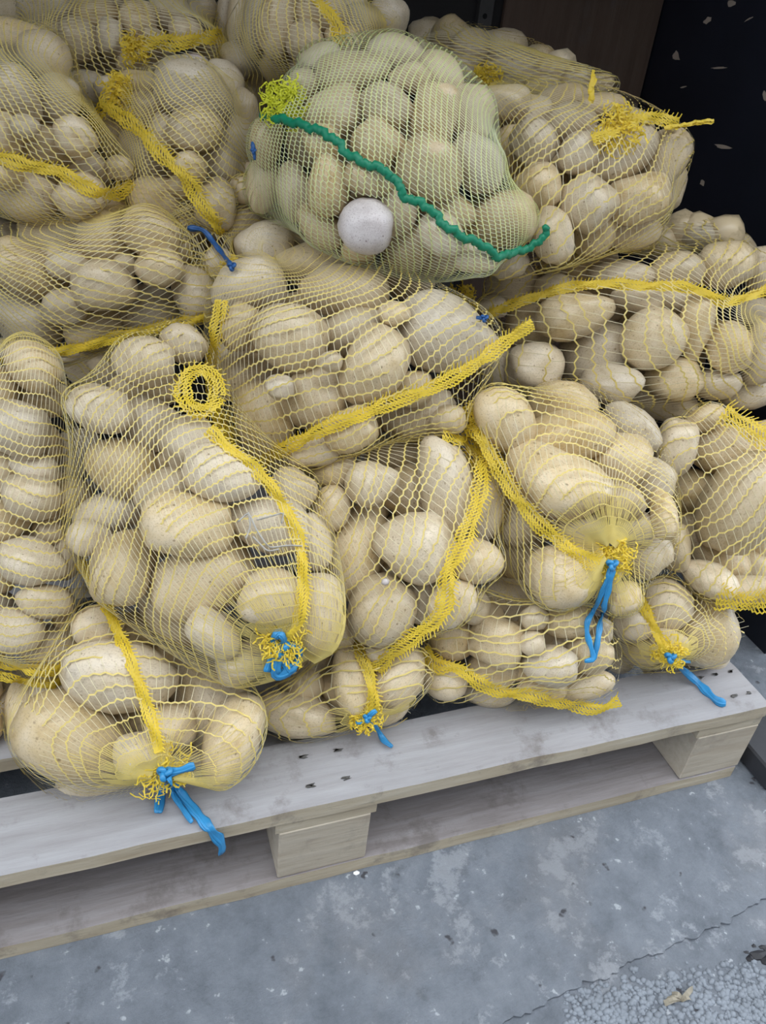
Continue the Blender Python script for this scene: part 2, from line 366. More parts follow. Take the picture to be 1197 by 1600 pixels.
sack('N', .85, 'large tall potato sack leaning down the pile, neck bunched with bright blue twine', 'large tall leaning sack',
 '287 537 33 27 -20; 224 567 42 36; 228 606 48 27; 157 640 46 33 -15; 238 664 40 40; 294 690 38 35 30; 117 712 42 35 40; 190 731 48 40 -20; 118 780 28 28; 171 801 48 29 15; 262 770 46 34 15; 347 740 54 40 -20; 294 820 62 44 -5; 193 885 55 43 75; 318 905 74 50 25; 420 820 60 40 -15; 458 768 34 34; 487 848 40 28 -70; 424 932 45 40; 496 960 56 34 90; 268 955 55 36 -50; 378 1035 36 28 20; 335 990 42 30 -35; 452 1000 34 28; 140 840 30 26',
 ('tie', 440, 1000), [[(325, 672), (360, 705), (394, 731), (424, 763), (451, 807), (464, 840), (471, 874), (472, 927), (464, 977), (444, 996)]], 14, 14)
sack('O', .93, 'potato sack in the second row with a wide yellow seam down its right side', 'middle wide-seamed sack',
 '624 710 48 26 8; 582 755 38 32 10; 632 768 36 38; 698 762 72 38 -80; 757 798 46 28 80; 746 876 36 32; 647 853 56 50 -15; 556 860 68 42 70; 594 955 50 47 45; 660 940 34 32 60; 705 942 38 30 40; 517 795 33 27 80; 524 737 31 25 15; 590 1018 16 14; 533 985 24 25; 745 745 28 24; 500 830 20 30',
 ('dir', 150, .25), [[(690, 684), (722, 690), (752, 712), (750, 750), (744, 787), (721, 847), (697, 894), (694, 947), (677, 971), (645, 992), (618, 1012), (600, 1030), (588, 1045)]], 20, 17)
sack('J', .94, 'plump potato sack under the green sack, yellow seam sweeping up to a pointed flap', 'plump centre sack',
 '387 448 52 38 15; 414 385 42 32 20; 470 370 32 24; 510 412 68 34; 537 455 62 36 -5; 630 435 44 28 -10; 375 512 34 26 70; 453 526 54 46 -30; 382 587 45 35 15; 415 660 56 40 -80; 493 622 48 44 50; 552 518 48 30 20; 584 575 58 42 60; 697 525 76 54 -20; 640 608 32 25; 655 645 52 34 10; 548 672 38 30 20; 487 705 36 22 10; 617 490 22 18; 437 605 20 18; 700 655 24 20; 427 716 32 18 10; 515 565 18 15; 350 560 20 24',
 ('dir', 118, .2), [[(397, 728), (430, 708), (463, 690), (517, 664), (560, 650), (597, 634), (664, 610), (700, 594), (730, 577), (765, 552), (795, 530), (830, 507)], [(348, 470), (338, 530), (330, 580), (336, 630), (350, 670), (372, 705), (396, 731)]], 16, 15, extra=dict(ring=(310, 612, 26, 32)))
sack('P', .95, 'potato sack on the right with a gathered neck and long blue twine hanging from it', 'right blue-tied sack',
 '790 657 50 38 -60; 880 632 48 32; 880 684 70 38 12; 867 755 76 46 -25 k; 970 720 44 38 45; 985 670 45 30 -35; 1017 752 34 34; 970 785 34 26; 910 832 36 33; 808 815 34 34 -30; 803 862 40 40; 873 900 48 44; 1012 862 34 38; 1037 803 36 18 -80; 970 935 28 22 10; 990 825 28 24; 940 890 26 24',
 ('tie', 957, 872), [[(727, 637), (750, 680), (777, 727), (800, 767), (840, 817), (877, 847), (917, 877), (947, 884)]], 17, 17)
sack('Q', 1.05, 'potato sack at the right edge above the pallet corner, broad yellow band across its top', 'far right banded sack',
 '1056 700 40 28 75; 1121 700 46 36 -10; 1081 764 36 30 10; 1160 785 75 52 60; 1103 852 64 32 -48 k; 1160 885 42 30 -10; 1190 690 35 30; 1160 922 60 20; 1195 850 30 35; 1110 905 40 24 -30; 1055 855 20 34; 1220 800 40 60; 1100 655 30 18 20',
 ('dir', 132, .2), [[(1128, 648), (1160, 664), (1185, 682), (1215, 700)], [(1120, 934), (1160, 940), (1215, 940)]], 26, 15)
sack('S', .93, 'small potato sack at the front middle of the pallet, short blue twine on the board', 'small front middle sack',
 '480 1055 42 36 30; 550 1060 52 29 -80; 625 1058 46 33 60; 460 1118 60 30 -12; 600 1108 35 22 15; 517 1100 35 25 25; 430 1085 24 28; 580 1040 24 22',
 ('tie', 572, 1120), [[(553, 993), (566, 1025), (578, 1057), (583, 1090), (582, 1112)]], 14, 20)
sack('T', .97, 'low potato sack at the pallet front, wavy bottom seam on the board', 'low front sack',
 '799 941 46 38 -25; 705 993 34 36 60; 775 1002 38 34 -20; 775 1045 38 28; 859 1041 38 29; 883 967 38 27; 922 1023 32 27; 692 1062 34 27 -25; 766 1083 36 20; 831 1006 18 18; 918 1070 38 20 10; 845 1076 36 20; 742 948 22 25; 835 965 20 18; 930 985 24 20',
 ('dir', 96, .2), [[(664, 1012), (672, 1030), (686, 1042), (706, 1040), (727, 1049), (748, 1066), (770, 1077), (800, 1082), (831, 1084), (853, 1094), (875, 1097), (897, 1100), (918, 1106), (942, 1104), (966, 1092)]], 16, 19)
sack('U', 1.05, 'small potato sack near the right pallet corner, blue twine pointing to the board edge', 'small right corner sack',
 '1040 945 36 38; 1103 985 52 44 80; 1108 930 38 32 -15; 1005 1010 30 28; 968 1015 28 32; 1100 1030 38 22 15; 985 975 28 26; 1045 1005 26 22',
 ('tie', 1046, 1020), [[(996, 928), (1010, 955), (1022, 980), (1032, 1000), (1042, 1016)]], 11, 16)
sack('H', .95, 'potato sack lying flat on the left in the third row, bottom seam', 'left flat-lying sack',
 '15 372 36 24 -20; 93 364 50 34 10; 171 381 45 38 -55; 235 366 40 33 -35; 42 424 50 35 -30; 105 416 28 20; 164 446 44 34; 250 419 34 27; 38 500 52 38 -40; 100 480 32 24; 146 511 40 30 15; 231 484 46 34 10; 304 459 39 29 -75; 20 545 34 16; 93 556 26 12; -20 430 40 60; 278 395 20 22; 195 415 18 16',
 ('dir', 60, .3), [[(-10, 560), (30, 560), (67, 554), (144, 537), (200, 520), (267, 507), (311, 497), (336, 492)]], 13, 12)
sack('M', .84, 'potato sack cut by the left edge of the picture, double yellow hem at its bottom', 'left edge sack',
 '50 572 40 32 -40; 68 622 40 26 -15; 22 668 46 38 -20; 76 696 18 28; 55 735 35 26 -30; 48 778 40 32 -10; 6 815 35 30; 52 878 46 34 -15; 103 872 30 22 70; 18 985 42 32 -10; 88 1012 46 32; 70 940 38 24 -10; 95 950 28 18 90; -10 885 30 36; -25 945 40 30; -20 612 40 35; -35 720 40 45; -40 1010 40 34; -40 800 40 50',
 ('dir', 86, .2), [[(-30, 1048), (0, 1052), (41, 1062), (82, 1068), (104, 1050), (124, 1028), (141, 1004)], [(-30, 1030), (0, 1033), (41, 1044), (82, 1048), (110, 1030)]], 13, 11)
sack('C', .93, 'potato sack at the upper left edge with a looping yellow seam across its front', 'upper left seamed sack',
 '20 62 44 26 -10; 70 85 36 30 -30; 26 148 40 32 -60; 88 155 32 32; 8 212 30 22 80; 70 228 42 27 -8; 118 214 30 27 -30; 137 265 32 25 -20; 40 307 44 32 -10; 123 304 36 28 20; 8 272 24 20; 40 197 20 16; -35 250 35 60; -25 120 35 50; 185 262 20 16',
 ('dir', 25, .2), [[(-20, 240), (0, 247), (50, 260), (94, 267), (127, 291), (157, 302), (185, 303), (207, 285)]], 15, 9)
sack('D', .98, 'potato sack in the upper left with a yellow seam curving down over it', 'upper curved-seam sack',
 '305 142 55 36 -20; 350 125 28 24 -40; 380 175 30 22 90; 233 174 36 24 -5; 305 203 40 30 10; 364 228 38 28 70; 341 258 28 30; 178 213 28 32; 224 248 42 32 -60; 258 215 24 30; 297 262 24 22; 241 312 36 30; 292 322 30 30; 336 318 35 28 80; 215 135 32 20; 280 290 18 16',
 ('dir', 42, .2), [[(190, 118), (176, 142), (166, 165), (187, 180), (217, 200), (236, 222), (254, 244), (284, 267), (307, 307), (322, 330), (336, 348), (350, 360)], [(166, 165), (153, 185), (144, 200)]], 17, 9)
sack('A', 1.04, 'dim potato sack at the back in the top left corner, short yellow frill across it', 'dim top left sack',
 '20 22 28 26; 78 14 42 30; 150 22 32 20; 126 61 28 28; 172 58 24 18 80; 150 105 24 26; 113 103 20 18; 78 55 30 17; 217 32 27 24; 263 20 30 26; 291 50 24 20; 312 18 26 24; 218 92 32 26; 260 102 26 17; 327 82 22 24; 300 101 22 14 w; 135 140 28 24; 190 -5 24 16; 242 65 18 18; 170 140 20 18',
 ('dir', 5, .2), [[(190, 78), (217, 72), (244, 65), (277, 69), (314, 61), (347, 56)]], 15, 9)
sack('B', 1.02, 'dim potato sack at the top behind the green sack, its net drawn in long folds', 'dim folded top sack',
 '355 28 40 15 80; 373 35 42 16 82; 399 38 44 18 80; 434 92 33 24 70; 430 40 42 25 75; 478 65 28 26; 500 20 38 30; 565 45 38 32; 602 40 36 28 70; 535 65 26 20; 472 108 18 20; 372 95 26 24; 393 140 28 30; 540 5 30 22; 455 10 28 20',
 ('dir', 8, .2), [[(490, -12), (497, 5), (517, 25), (528, 45), (530, 70)]], 14, 9)
sack('E', .93, 'pale lime green potato sack on top of the pile with a dark green corded seam', 'lime green sack',
 '621 86 42 25 -15; 552 114 52 27 5; 689 118 34 27 -35; 500 92 30 18 20; 470 140 28 22 50; 520 178 44 32 20; 605 166 38 29 -20; 640 122 30 20; 678 182 42 32 80; 733 182 40 34 80; 590 228 36 32 -40; 674 263 47 40 -30; 745 255 44 34 -50; 782 343 48 36 10; 702 330 36 26 -30; 578 278 36 24 -10; 504 222 28 24 -30; 515 292 40 30 80; 460 300 40 24 -75; 571 354 38 37 0 -.012 wx; 618 330 34 30 80; 636 388 34 34; 690 366 34 28 -30; 686 405 30 24; 738 402 34 22 -20; 415 225 32 22 80; 412 290 36 24 80; 500 355 36 24 -40; 545 330 22 22; 560 390 24 18',
 ('dir', -8, .2), [[(412, 180), (440, 187), (468, 194), (490, 201), (512, 210), (528, 222), (540, 238), (555, 248), (572, 255), (590, 262), (609, 271), (622, 288), (633, 308), (645, 316), (660, 315), (680, 336), (701, 357), (727, 372), (753, 381), (777, 402), (805, 392), (833, 384), (846, 370), (855, 353)]], 12, 9, kind='g')
sack('F', 1.02, 'potato sack at the upper right under the black wall, a yellow net tail sticking out', 'upper right tailed sack',
 '785 160 38 22; 826 185 34 30; 834 222 34 30 -40; 800 240 36 30 80; 880 157 40 22; 892 192 36 26; 940 167 34 18; 838 294 34 33; 955 240 62 42 25; 1035 250 44 32 60; 917 318 38 36 -40; 925 366 32 30; 996 312 44 32 10; 985 360 40 26; 863 370 40 28 -75; 1045 292 36 22 85; 795 412 28 20 10; 905 240 28 28; 770 200 30 26; 985 190 34 18 -15',
 ('dir', 130, .25), [[(925, 220), (945, 212), (965, 203), (990, 186), (1022, 186), (1058, 195)]], 14, 15)
sack('K', 1.07, 'long potato sack lying across the right side, yellow seam running along its upper edge', 'long right-hand sack',
 '800 445 36 26 20; 900 418 56 24 10; 970 430 45 20; 1057 423 38 26; 1133 415 42 32; 1187 420 25 30; 898 492 54 34 10; 995 467 36 18 -10; 930 551 52 46 30; 1020 530 44 42 40; 1087 512 48 23 85; 1138 540 38 30 -70; 1187 550 45 26 90; 835 575 40 35; 785 580 32 28 80; 955 600 42 28 -10; 1052 592 40 32 -10; 1118 600 34 22; 1030 628 52 24 -15; 1170 612 35 25; 1180 490 26 24; 1050 470 30 18; 830 510 36 34; 1225 500 36 60; 770 480 20 16; 865 450 30 20',
 ('dir', 4, .15), [[(763, 492), (790, 481), (816, 471), (855, 459), (893, 448), (954, 444), (1007, 448), (1064, 448), (1106, 460), (1129, 475), (1156, 469), (1210, 452)]], 11, 17)
sack('G', 1.19, 'dark shaded potato sack at the back against the brown plywood', 'dark back sack',
 '672 58 30 24; 702 64 30 28 60; 735 78 28 26; 786 78 34 26; 800 112 36 28; 838 98 26 22; 870 112 25 20; 900 127 22 18; 938 132 20 14; 735 142 22 16; 715 110 28 22; 850 135 26 18; 660 90 20 22',
 ('dir', 60, .2), [[(742, 108), (752, 118), (760, 135)]], 14, 10, thick=.9)
sack('I', .99, 'half hidden potato sack below the curved seam, long dark blue twine lying over it', 'half hidden twine sack',
 '306 388 38 34 -60; 380 297 20 18; 380 350 36 30 50; 367 395 24 22; 345 415 26 22 -50; 425 335 30 22; 388 268 14 14; 270 330 20 16; 177 326 28 22',
 ('tie', 362, 418), [], 12, 10)
sack('L', 1.14, 'dim potato sack peeping out behind the long right sack below the black wall', 'dim sack below black wall',
 '1035 360 36 22; 1100 369 38 22; 1145 388 30 20; 990 375 24 18',
 ('dir', 20, .2), [], 12, 10, thick=1.0)
sack('Y', .99, 'shaded potato sack in the dark gap under the flat left sack', 'shaded gap sack',
 '172 553 22 18 20; 132 580 26 22; 195 548 18 14; 110 555 22 18; 150 590 24 18',
 ('dir', 60, .2), [], 12, 10, thick=1.0)
sack('V', 1.00, 'dark potato sack in the hollow behind the middle sack', 'dark hollow sack',
 '478 735 30 24; 505 712 26 18; 455 745 20 20; 540 700 24 16',
 ('dir', 60, .2), [], 12, 12, thick=1.0)
sack('X', .88, 'potato sack mostly outside the left edge, low beside the front left sack', 'low left edge sack',
 '0 1112 18 44 80; -30 1095 34 40; -40 1135 36 30; -2 1150 14 16'.replace('0 1112 18 44 80', '0 1112 44 18 85'),
 ('dir', 60, .2), [], 12, 15, thick=1.0)
sack('Z', .97, 'grey potato sack wedged between the left edge sack and the large tall sack', 'wedged left sack',
 '89 808 15 15; 102 840 26 17 90; 112 870 18 20; 96 780 14 14',
 ('dir', 60, .2), [], 12, 12, thick=1.0)

# ---- geometry of every sack: an ellipsoid in space, its axes read from the outline of its potatoes
def outline(p, n=20):
    t = np.linspace(0, 2 * np.pi, n, endpoint=False); a = math.radians(p[4])
    x = p[2] * np.cos(t); y = p[3] * np.sin(t)
    return np.stack([p[0] + x * math.cos(a) + y * math.sin(a), p[1] - x * math.sin(a) + y * math.cos(a)], 1)
for k, s in SK.items():
    pts = np.vstack([outline(p) for p in s['P']]); c0 = pts.mean(0); u_, sv, vt = np.linalg.svd(pts - c0, full_matrices=False)
    ax = vt[0]; ay = np.array([-ax[1], ax[0]]); A = (pts - c0) @ ax; B = (pts - c0) @ ay
    c = c0 + ax * (A.max() + A.min()) / 2 + ay * (B.max() + B.min()) / 2
    s['c'] = c; s['ax'] = ax; s['ay'] = ay; s['ha'] = (A.max() - A.min()) / 2; s['hb'] = (B.max() - B.min()) / 2
    d = norm(ray(c[0], c[1])); rr = norm(RT - (RT @ d) * d); uu = np.cross(rr, d)
    m = s['D'] / F
    s['C3'] = at(c[0], c[1], s['D'])
    X = norm(ax[0] * rr - ax[1] * uu); Y = norm(ay[0] * rr - ay[1] * uu)
    s['hc'] = s['thick'] * min(s['ha'], s['hb'])
    s['E'] = np.stack([X * s['ha'] * m, Y * s['hb'] * m, d * s['hc'] * m], 1)      # columns = semi axes
    s['Ei'] = np.linalg.inv(s['E']); s['mpp'] = m

# ---- potato shapes
def potato_mesh(seed, bend=0., pear=0., sub=3):
    r = np.random.default_rng(seed); bm = bmesh.new(); bmesh.ops.create_icosphere(bm, subdivisions=sub, radius=1)
    W_ = [(r.normal(size=3) * 1.3, r.uniform(0, 6.28), r.uniform(.03, .065)) for _ in range(5)]
    W2 = [(r.normal(size=3) * 2.6, r.uniform(0, 6.28), r.uniform(.008, .018)) for _ in range(5)]
    eyes = [norm(r.normal(size=3)) for _ in range(5)]
    for v in bm.verts:
        p = np.array(v.co); d = p.copy(); k = 1.
        for (w, ph, a) in W_ + W2: k += a * math.sin(d @ w * 1.6 + ph)
        for e in eyes:
            q = 1 - d @ e
            if q < .03: k -= .05 * (1 - q / .03)
        p = np.sign(p) * np.abs(p) ** .93 * k
        p[1] *= 1 + pear * p[0]; p[2] *= 1 + pear * p[0]
        p[1] += bend * (p[0] ** 2 - .4)
        v.co = p
    m = bpy.data.meshes.new('potato'); bm.to_mesh(m); bm.free()
    n = len(m.vertices); co = np.empty(n * 3); m.vertices.foreach_get('co', co); co = co.reshape(-1, 3)
    lo, hi = co.min(0), co.max(0); co = (co - (lo + hi) / 2) / ((hi - lo) / 2)
    m.vertices.foreach_set('co', co.ravel()); m.polygons.foreach_set('use_smooth', np.ones(len(m.polygons), bool)); m.update()
    return m
PM = [potato_mesh(i, b, pr) for i, (b, pr) in enumerate([(0, 0), (.05, .08), (0, .12), (.1, 0), (-.08, .05), (0, -.1), (.06, -.06), (-.12, 0), (0, .18)])]
PK = potato_mesh(77, .36, .10); PWm = potato_mesh(78, 0, .03)
for m in PM + [PK]: m.materials.append(M['potato'])
PWm.materials.append(M['white_potato'])
PF = potato_mesh(55, 0, .05, 2); 
fv = np.empty(len(PF.vertices) * 3); PF.vertices.foreach_get('co', fv); fv = fv.reshape(-1, 3)
fq = np.array([list(p.vertices) for p in PF.polygons])

# ---- potatoes in space, front first; a potato that would cut another is pushed back along its line of sight
t_ = np.arange(60); gz = 1 - (2 * t_ + 1) / 60; ga = t_ * 2.399963
SP = np.stack([np.sqrt(1 - gz ** 2) * np.cos(ga), np.sqrt(1 - gz ** 2) * np.sin(ga), gz], 1)
placed = []
for key in sorted(SK, key=lambda k: SK[k]['D']):
    s = SK[key]; cand = []
    for i, p in enumerate(s['P']):
        e = np.array([p[0], p[1]]) - s['c']; rho = math.hypot(e @ s['ax'] / s['ha'], e @ s['ay'] / s['hb'])
        rp = .5 * (p[2] + p[3]) * .5 + .5 * p[3]
        q = max(0., 1 - min(rho, 1) ** 2) ** .5
        off = -max(0, s['hc'] - rp * .9) * q * s['mpp'] + p[5]
        cand.append((s['D'] + off, i, p, rp))
    for dep, i, p, rp in sorted(cand, key=lambda c: c[0] - .022 * min(1.6, c[2][2] * c[2][3] / 2500)):
        for step in range(26):
            m = dep / F; d = norm(ray(p[0], p[1])); rr = norm(RT - (RT @ d) * d); uu = np.cross(rr, d); a = math.radians(p[4])
            X = rr * math.cos(a) + uu * math.sin(a); Y = -rr * math.sin(a) + uu * math.cos(a)
            E = np.stack([X * p[2] * m, Y * p[3] * m, -d * min(rp, p[3] * 1.25) * m], 1); c = at(p[0], p[1], dep)
            R_ = p[2] * m; hit = False; Q = c + (SP * .92) @ E.T
            for o in placed:
                if np.linalg.norm(o['c'] - c) < R_ + o['R']:
                    if (np.linalg.norm((Q - o['c']) @ o['Ei'].T, axis=1) < .93).any() : hit = True; break
            if not hit: break
            dep += .004
        placed.append(dict(c=c, E=E, Ei=np.linalg.inv(E), R=R_, key=key, i=i, p=p, dep=dep))
print('potatoes', len(placed))

# ---- deeper potatoes that fill the sacks and the hollow of the heap behind them
fV, fQ, nf = [], [], 0
for key, s in SK.items():
    for k in range(26 if s['ha'] > 100 else 8):
        d = norm(rng.normal(size=3)); q = rng.uniform(.15, .62); d = d * q; d[2] = abs(d[2]) * 1.25 + .05
        c = s['C3'] + s['E'] @ d; sz = s['mpp'] * rng.uniform(26, 36, 3) * np.array([1.25, 1, 1]); A_ = np.linalg.qr(rng.normal(size=(3, 3)))[0]
        if c[2] < ZT + .03: continue
        Vq = c + (fv * sz) @ A_.T; ok = True
        for o in placed:
            if np.linalg.norm(o['c'] - c) < o['R'] + .05 and (np.linalg.norm((Vq[::4] - o['c']) @ o['Ei'].T, axis=1) < .9).mean() > .10: ok = False; break
        if ok: fV.append(Vq); fQ.append(fq + nf); nf += len(fv)
fo = link('potato_heap', me_np('potato_heap', np.vstack(fV), np.vstack(fQ), [M['potato']], None, True)); fo['kind'] = 'stuff'
tag(fo, 'deeper potatoes glimpsed in the gaps inside the netted sacks', 'potatoes')
print('filler', len(fV))
# ---- objects and labels for the potatoes
words_h = ['twelve', 'one', 'two', 'three', 'four', 'five', 'six', 'seven', 'eight', 'nine', 'ten', 'eleven']
for key, s in SK.items():
    mine = [o for o in placed if o['key'] == key]
    ctr = np.array([np.clip([o['p'][0] for o in mine], 0, W).mean(), np.clip([o['p'][1] for o in mine], 0, H).mean()])
    sxy = max(1., max(math.hypot(min(max(o['p'][0], 0), W) - ctr[0], o['p'][1] - ctr[1]) for o in mine))
    lab = {}
    for o in mine:
        p = o['p']; dx, dy = min(max(p[0], 0), W) - ctr[0], p[1] - ctr[1]; q = math.hypot(dx, dy) / sxy
        h = int(round(math.degrees(math.atan2(dx, -dy)) / 30)) % 12; el = p[2] / p[3]
        big = p[2] * p[3]
        size = 'large' if big > 2300 else 'small' if big < 800 else 'tan'
        shp = 'bean-shaped' if 'k' in p[6] else 'long' if el > 1.5 else 'oval' if el > 1.18 else 'round'
        if q < .2: o['lab'] = f"{size} {shp} potato in the centre of the {s['short']}"
        else: o['lab'] = f"{size} {shp} potato at {words_h[h]} o'clock {'near the rim' if q > .62 else 'midway out'} of the {s['short']}"
        if 'x' in p[6]: o['lab'] = 'bare whitish potato poking out through a hole in the lime green sack'
        elif 'w' in p[6]: o['lab'] = 'pale mauve potato below the yellow frill of the dim top left sack'
        lab.setdefault(o['lab'], []).append(o)
    for L, os_ in lab.items():
        if len(os_) > 1:
            os_.sort(key=lambda o: o['p'][1]); nm = ['upper', 'lower'] if len(os_) == 2 else ['upper', 'middle', 'lower'] if len(os_) == 3 else None
            if nm:
                for a_, o in zip(nm, os_): o['lab'] = a_ + ' ' + L
    for o in mine:
        p = o['p']; me = PK if 'k' in p[6] else PWm if 'w' in p[6] else PM[int(rng.integers(len(PM)))]
        ob = bpy.data.objects.new('potato', me); COL.objects.link(ob)
        E = o['E']; fx, fy = (1, 1) if 'k' in p[6] or 'x' in p[6] else (rng.choice([-1, 1]), rng.choice([-1, 1]))
        Rm = np.stack([norm(E[:, 0]) * fx, norm(E[:, 1]) * fy, norm(E[:, 2]) * fx * fy], 1)
        sc_ = np.linalg.norm(E, axis=0)
        ob.matrix_world = Matrix.LocRotScale(Vector(o['c']), Matrix(Rm.tolist()).to_quaternion(), Vector(sc_))
        tag(ob, o['lab'], 'potato', 'potatoes in the ' + s['short']); o['ob'] = ob

# ------------------------------------------------------------------ nets
NT, NP = 56, 112
th = (np.arange(NT) + .5) / NT * np.pi; ph = np.arange(NP) / NP * 2 * np.pi
def basis(pole):
    z = norm(pole); a = np.array([0, 0, 1.]) if abs(z[2]) < .9 else np.array([1., 0, 0]); x = norm(np.cross(a, z)); return np.stack([x, np.cross(z, x), z], 1)
def roots(Dn, o, C, Ei):
    """near and far distance from C along the directions Dn (world, unnormalised) to potato o; nan if missed"""
    A = Dn @ o['Ei'].T; m = (C - o['c']) @ o['Ei'].T
    a = (A ** 2).sum(-1); b = A @ m; c_ = m @ m - 1; disc = b * b - a * c_
    sq = np.sqrt(np.where(disc > 0, disc, np.nan)); return (-b - sq) / a, (-b + sq) / a
for key, s in SK.items():
    C, E = s['C3'], s['E']
    if s['pole'][0] == 'tie':
        u, v = s['pole'][1:]; e = np.array([u, v]) - s['c']; x, y = e @ s['ax'] / s['ha'], e @ s['ay'] / s['hb']; r2 = x * x + y * y
        if r2 > .9: x, y = x * (.9 / r2) ** .5, y * (.9 / r2) ** .5; r2 = .9
        pole = np.array([x, y, -math.sqrt(1 - r2)])
    else:
        a = math.radians(s['pole'][1]); dx, dy = math.cos(a), -math.sin(a)
        pole = np.array([(dx * s['ax'][0] + dy * s['ax'][1]), (dx * s['ay'][0] + dy * s['ay'][1]), -s['pole'][2]])
    Bz = basis(pole); s['B'] = Bz
    T, Pp = np.meshgrid(th, ph, indexing='ij')
    dl = np.stack([np.sin(T) * np.cos(Pp), np.sin(T) * np.sin(Pp), np.cos(T)], -1) @ Bz.T; Dw = dl @ E.T
    obs = np.full(T.shape, .5); lim = np.full(T.shape, 9.)
    obs = np.where(dl[..., 2] > .35, .6, obs)
    infl = .0022 / (s['mpp'] * s['hc'])
    for o in placed:
        if o['key'] == key:
            if 'x' in o['p'][6]: continue
            _, f_ = roots(Dw, o, C, None); obs = np.fmax(obs, f_ + infl)
        elif np.linalg.norm(o['c'] - C) < o['R'] + 1.3 * np.linalg.norm(E, axis=0).max():
            n_, _ = roots(Dw, o, C, None); lim = np.fmin(lim, np.where(n_ > .2, n_ - infl, np.nan))
    r = obs.copy()
    for it in range(140):
        up = np.vstack([np.roll(r[:1], NP // 2, 1), r[:-1]]); dn = np.vstack([r[1:], np.roll(r[-1:], NP // 2, 1)])
        r = np.maximum(obs, .25 * (up + dn + np.roll(r, 1, 1) + np.roll(r, -1, 1)))
    r = np.minimum(r, np.maximum(lim, obs)); s['r'] = r
def rad(s, t, p):
    """bilinear radius of the net at polar angles"""
    r = s['r']; x = np.clip(t / np.pi * NT - .5, 0, NT - 1.001); i = x.astype(int); f = x - i
    y = (p / (2 * np.pi) * NP) % NP; j = y.astype(int) % NP; g = y - np.floor(y); j2 = (j + 1) % NP
    return (r[i, j] * (1 - g) + r[i, j2] * g) * (1 - f) + (r[i + 1, j] * (1 - g) + r[i + 1, j2] * g) * f
def surf(s, t, p, off=0.):
    d = np.stack([np.sin(t) * np.cos(p), np.sin(t) * np.sin(p), np.cos(t)], -1) @ s['B'].T
    return s['C3'] + (d * rad(s, t, p)[..., None]) @ s['E'].T + off
def gap(s, P):
    q = (P - s['C3']) @ s['Ei'].T; R_ = np.linalg.norm(q, axis=-1); l = norm(q) @ s['B']
    t = np.arccos(np.clip(l[..., 2], -1, 1)); p = np.arctan2(l[..., 1], l[..., 0]) % (2 * np.pi)
    return R_ - rad(s, t, p)
def depth_on(s, u, v):
    """depth where the line of sight meets the net of s (hit flag), else depth of closest pass"""
    u = np.atleast_1d(np.asarray(u, float)); v = np.atleast_1d(np.asarray(v, float))
    h = np.linalg.norm(s['E'], axis=0).max() * 1.4; z = np.linspace(s['D'] - h, s['D'] + h, 90)
    P = CAM + ray(u, v)[:, None] * z[None, :, None]; g = gap(s, P); ins = g < 0
    hit = ins.any(1); k = np.where(hit, ins.argmax(1), g.argmin(1)); return z[k], hit
def nrm_out(s, P): return norm(((P - s['C3']) @ s['Ei'].T) @ s['Ei'])

def build_net(key, s, par):
    mr = .5 * (s['ha'] + s['hb']); dth = s['sp'] / mr; n_r = int((np.pi - .1) / dth)
    n_s = int(2 * np.pi * min(s['ha'], s['hb'] * 1.2) / (s['sp'] * .40)) // 2 * 2
    f1, f2, f3 = rng.uniform(0, 6, 3)
    ti = np.linspace(.07, np.pi - .07, n_r); pj = np.arange(n_s) / n_s * 2 * np.pi
    T, Pp = np.meshgrid(ti, pj, indexing='ij')
    wob = .45 * dth * np.sin(3 * Pp + f1 + 2.1 * T) + .3 * dth * np.sin(7 * Pp + f2 - 5 * T) + .25 * dth * np.sin(5 * T * 3 + f3 + 2 * Pp)
    zz = (np.arange(n_s) % 2 * 2 - 1) * .075 * dth
    T2 = np.clip(T + wob * np.sin(T) + zz[None] * np.sin(T) + rng.normal(0, .03 * dth, T.shape), .03, np.pi - .03)
    P2 = Pp + .6 * dth * np.sin(4 * T + f2) + (np.arange(n_r)[:, None] % 2) * 0
    X = surf(s, T2, P2); Nn = norm(nrm_out(s, X)); X = X + Nn * .0008
    ac = Acc(); g = s['kind'] == 'g'; mp = s['mpp']
    def keep(a, b):
        mid = (a + b) / 2; v = norm(CAM - mid); n = norm(nrm_out(s, mid)); ok = (n * v).sum(-1) > -.45
        for o in placed:
            if 'x' in o['p'][6] and o['key'] == key: ok &= np.linalg.norm((mid - o['c']) @ o['Ei'].T, axis=-1) > 1.08
        return ok
    a = X.reshape(-1, 3); b = np.roll(X, -1, 1).reshape(-1, 3); n = Nn.reshape(-1, 3); k = keep(a, b)
    rs = np.repeat(np.sin(ti), n_s); w = ((1.45 + .045 * s['sp']) * mp) * np.clip(rs * 1.6, .45, 1)
    ac.ribbons(a[k], b[k], n[k], w[k], 0)
    up = X[:-1, 1::2]; dn = X[1:, 0::2]; na = Nn[:-1, 1::2]
    a = up.reshape(-1, 3); b = dn.reshape(-1, 3); n = na.reshape(-1, 3); k = keep(a, b)
    rs = np.repeat(np.sin(ti[:-1]), n_s // 2); w = (.75 * mp) * np.clip(rs * 1.6, .5, 1); near = rs < .45
    ac.ribbons(a[k & ~near], b[k & ~near], n[k & ~near], w[k & ~near], 1)
    ac.ribbons(a[k & near], b[k & near], n[k & near], w[k & near], 0)
    if s['pole'][0] == 'tie':
        q = max(3, int(.75 / dth)); a = X[:q - 1].reshape(-1, 3); b = X[1:q].reshape(-1, 3); n = Nn[:q - 1].reshape(-1, 3); k = rng.random(len(a)) < np.repeat(np.linspace(1.2, .15, q - 1), n_s)
        k &= keep(a, b); ac.ribbons(a[k], b[k], n[k], .9 * mp, 0)
    o = ac.obj('net', [M['chain_g'], M['link_g']] if g else [M['chain'], M['link']], par); o['kind'] = 'stuff'
    return o

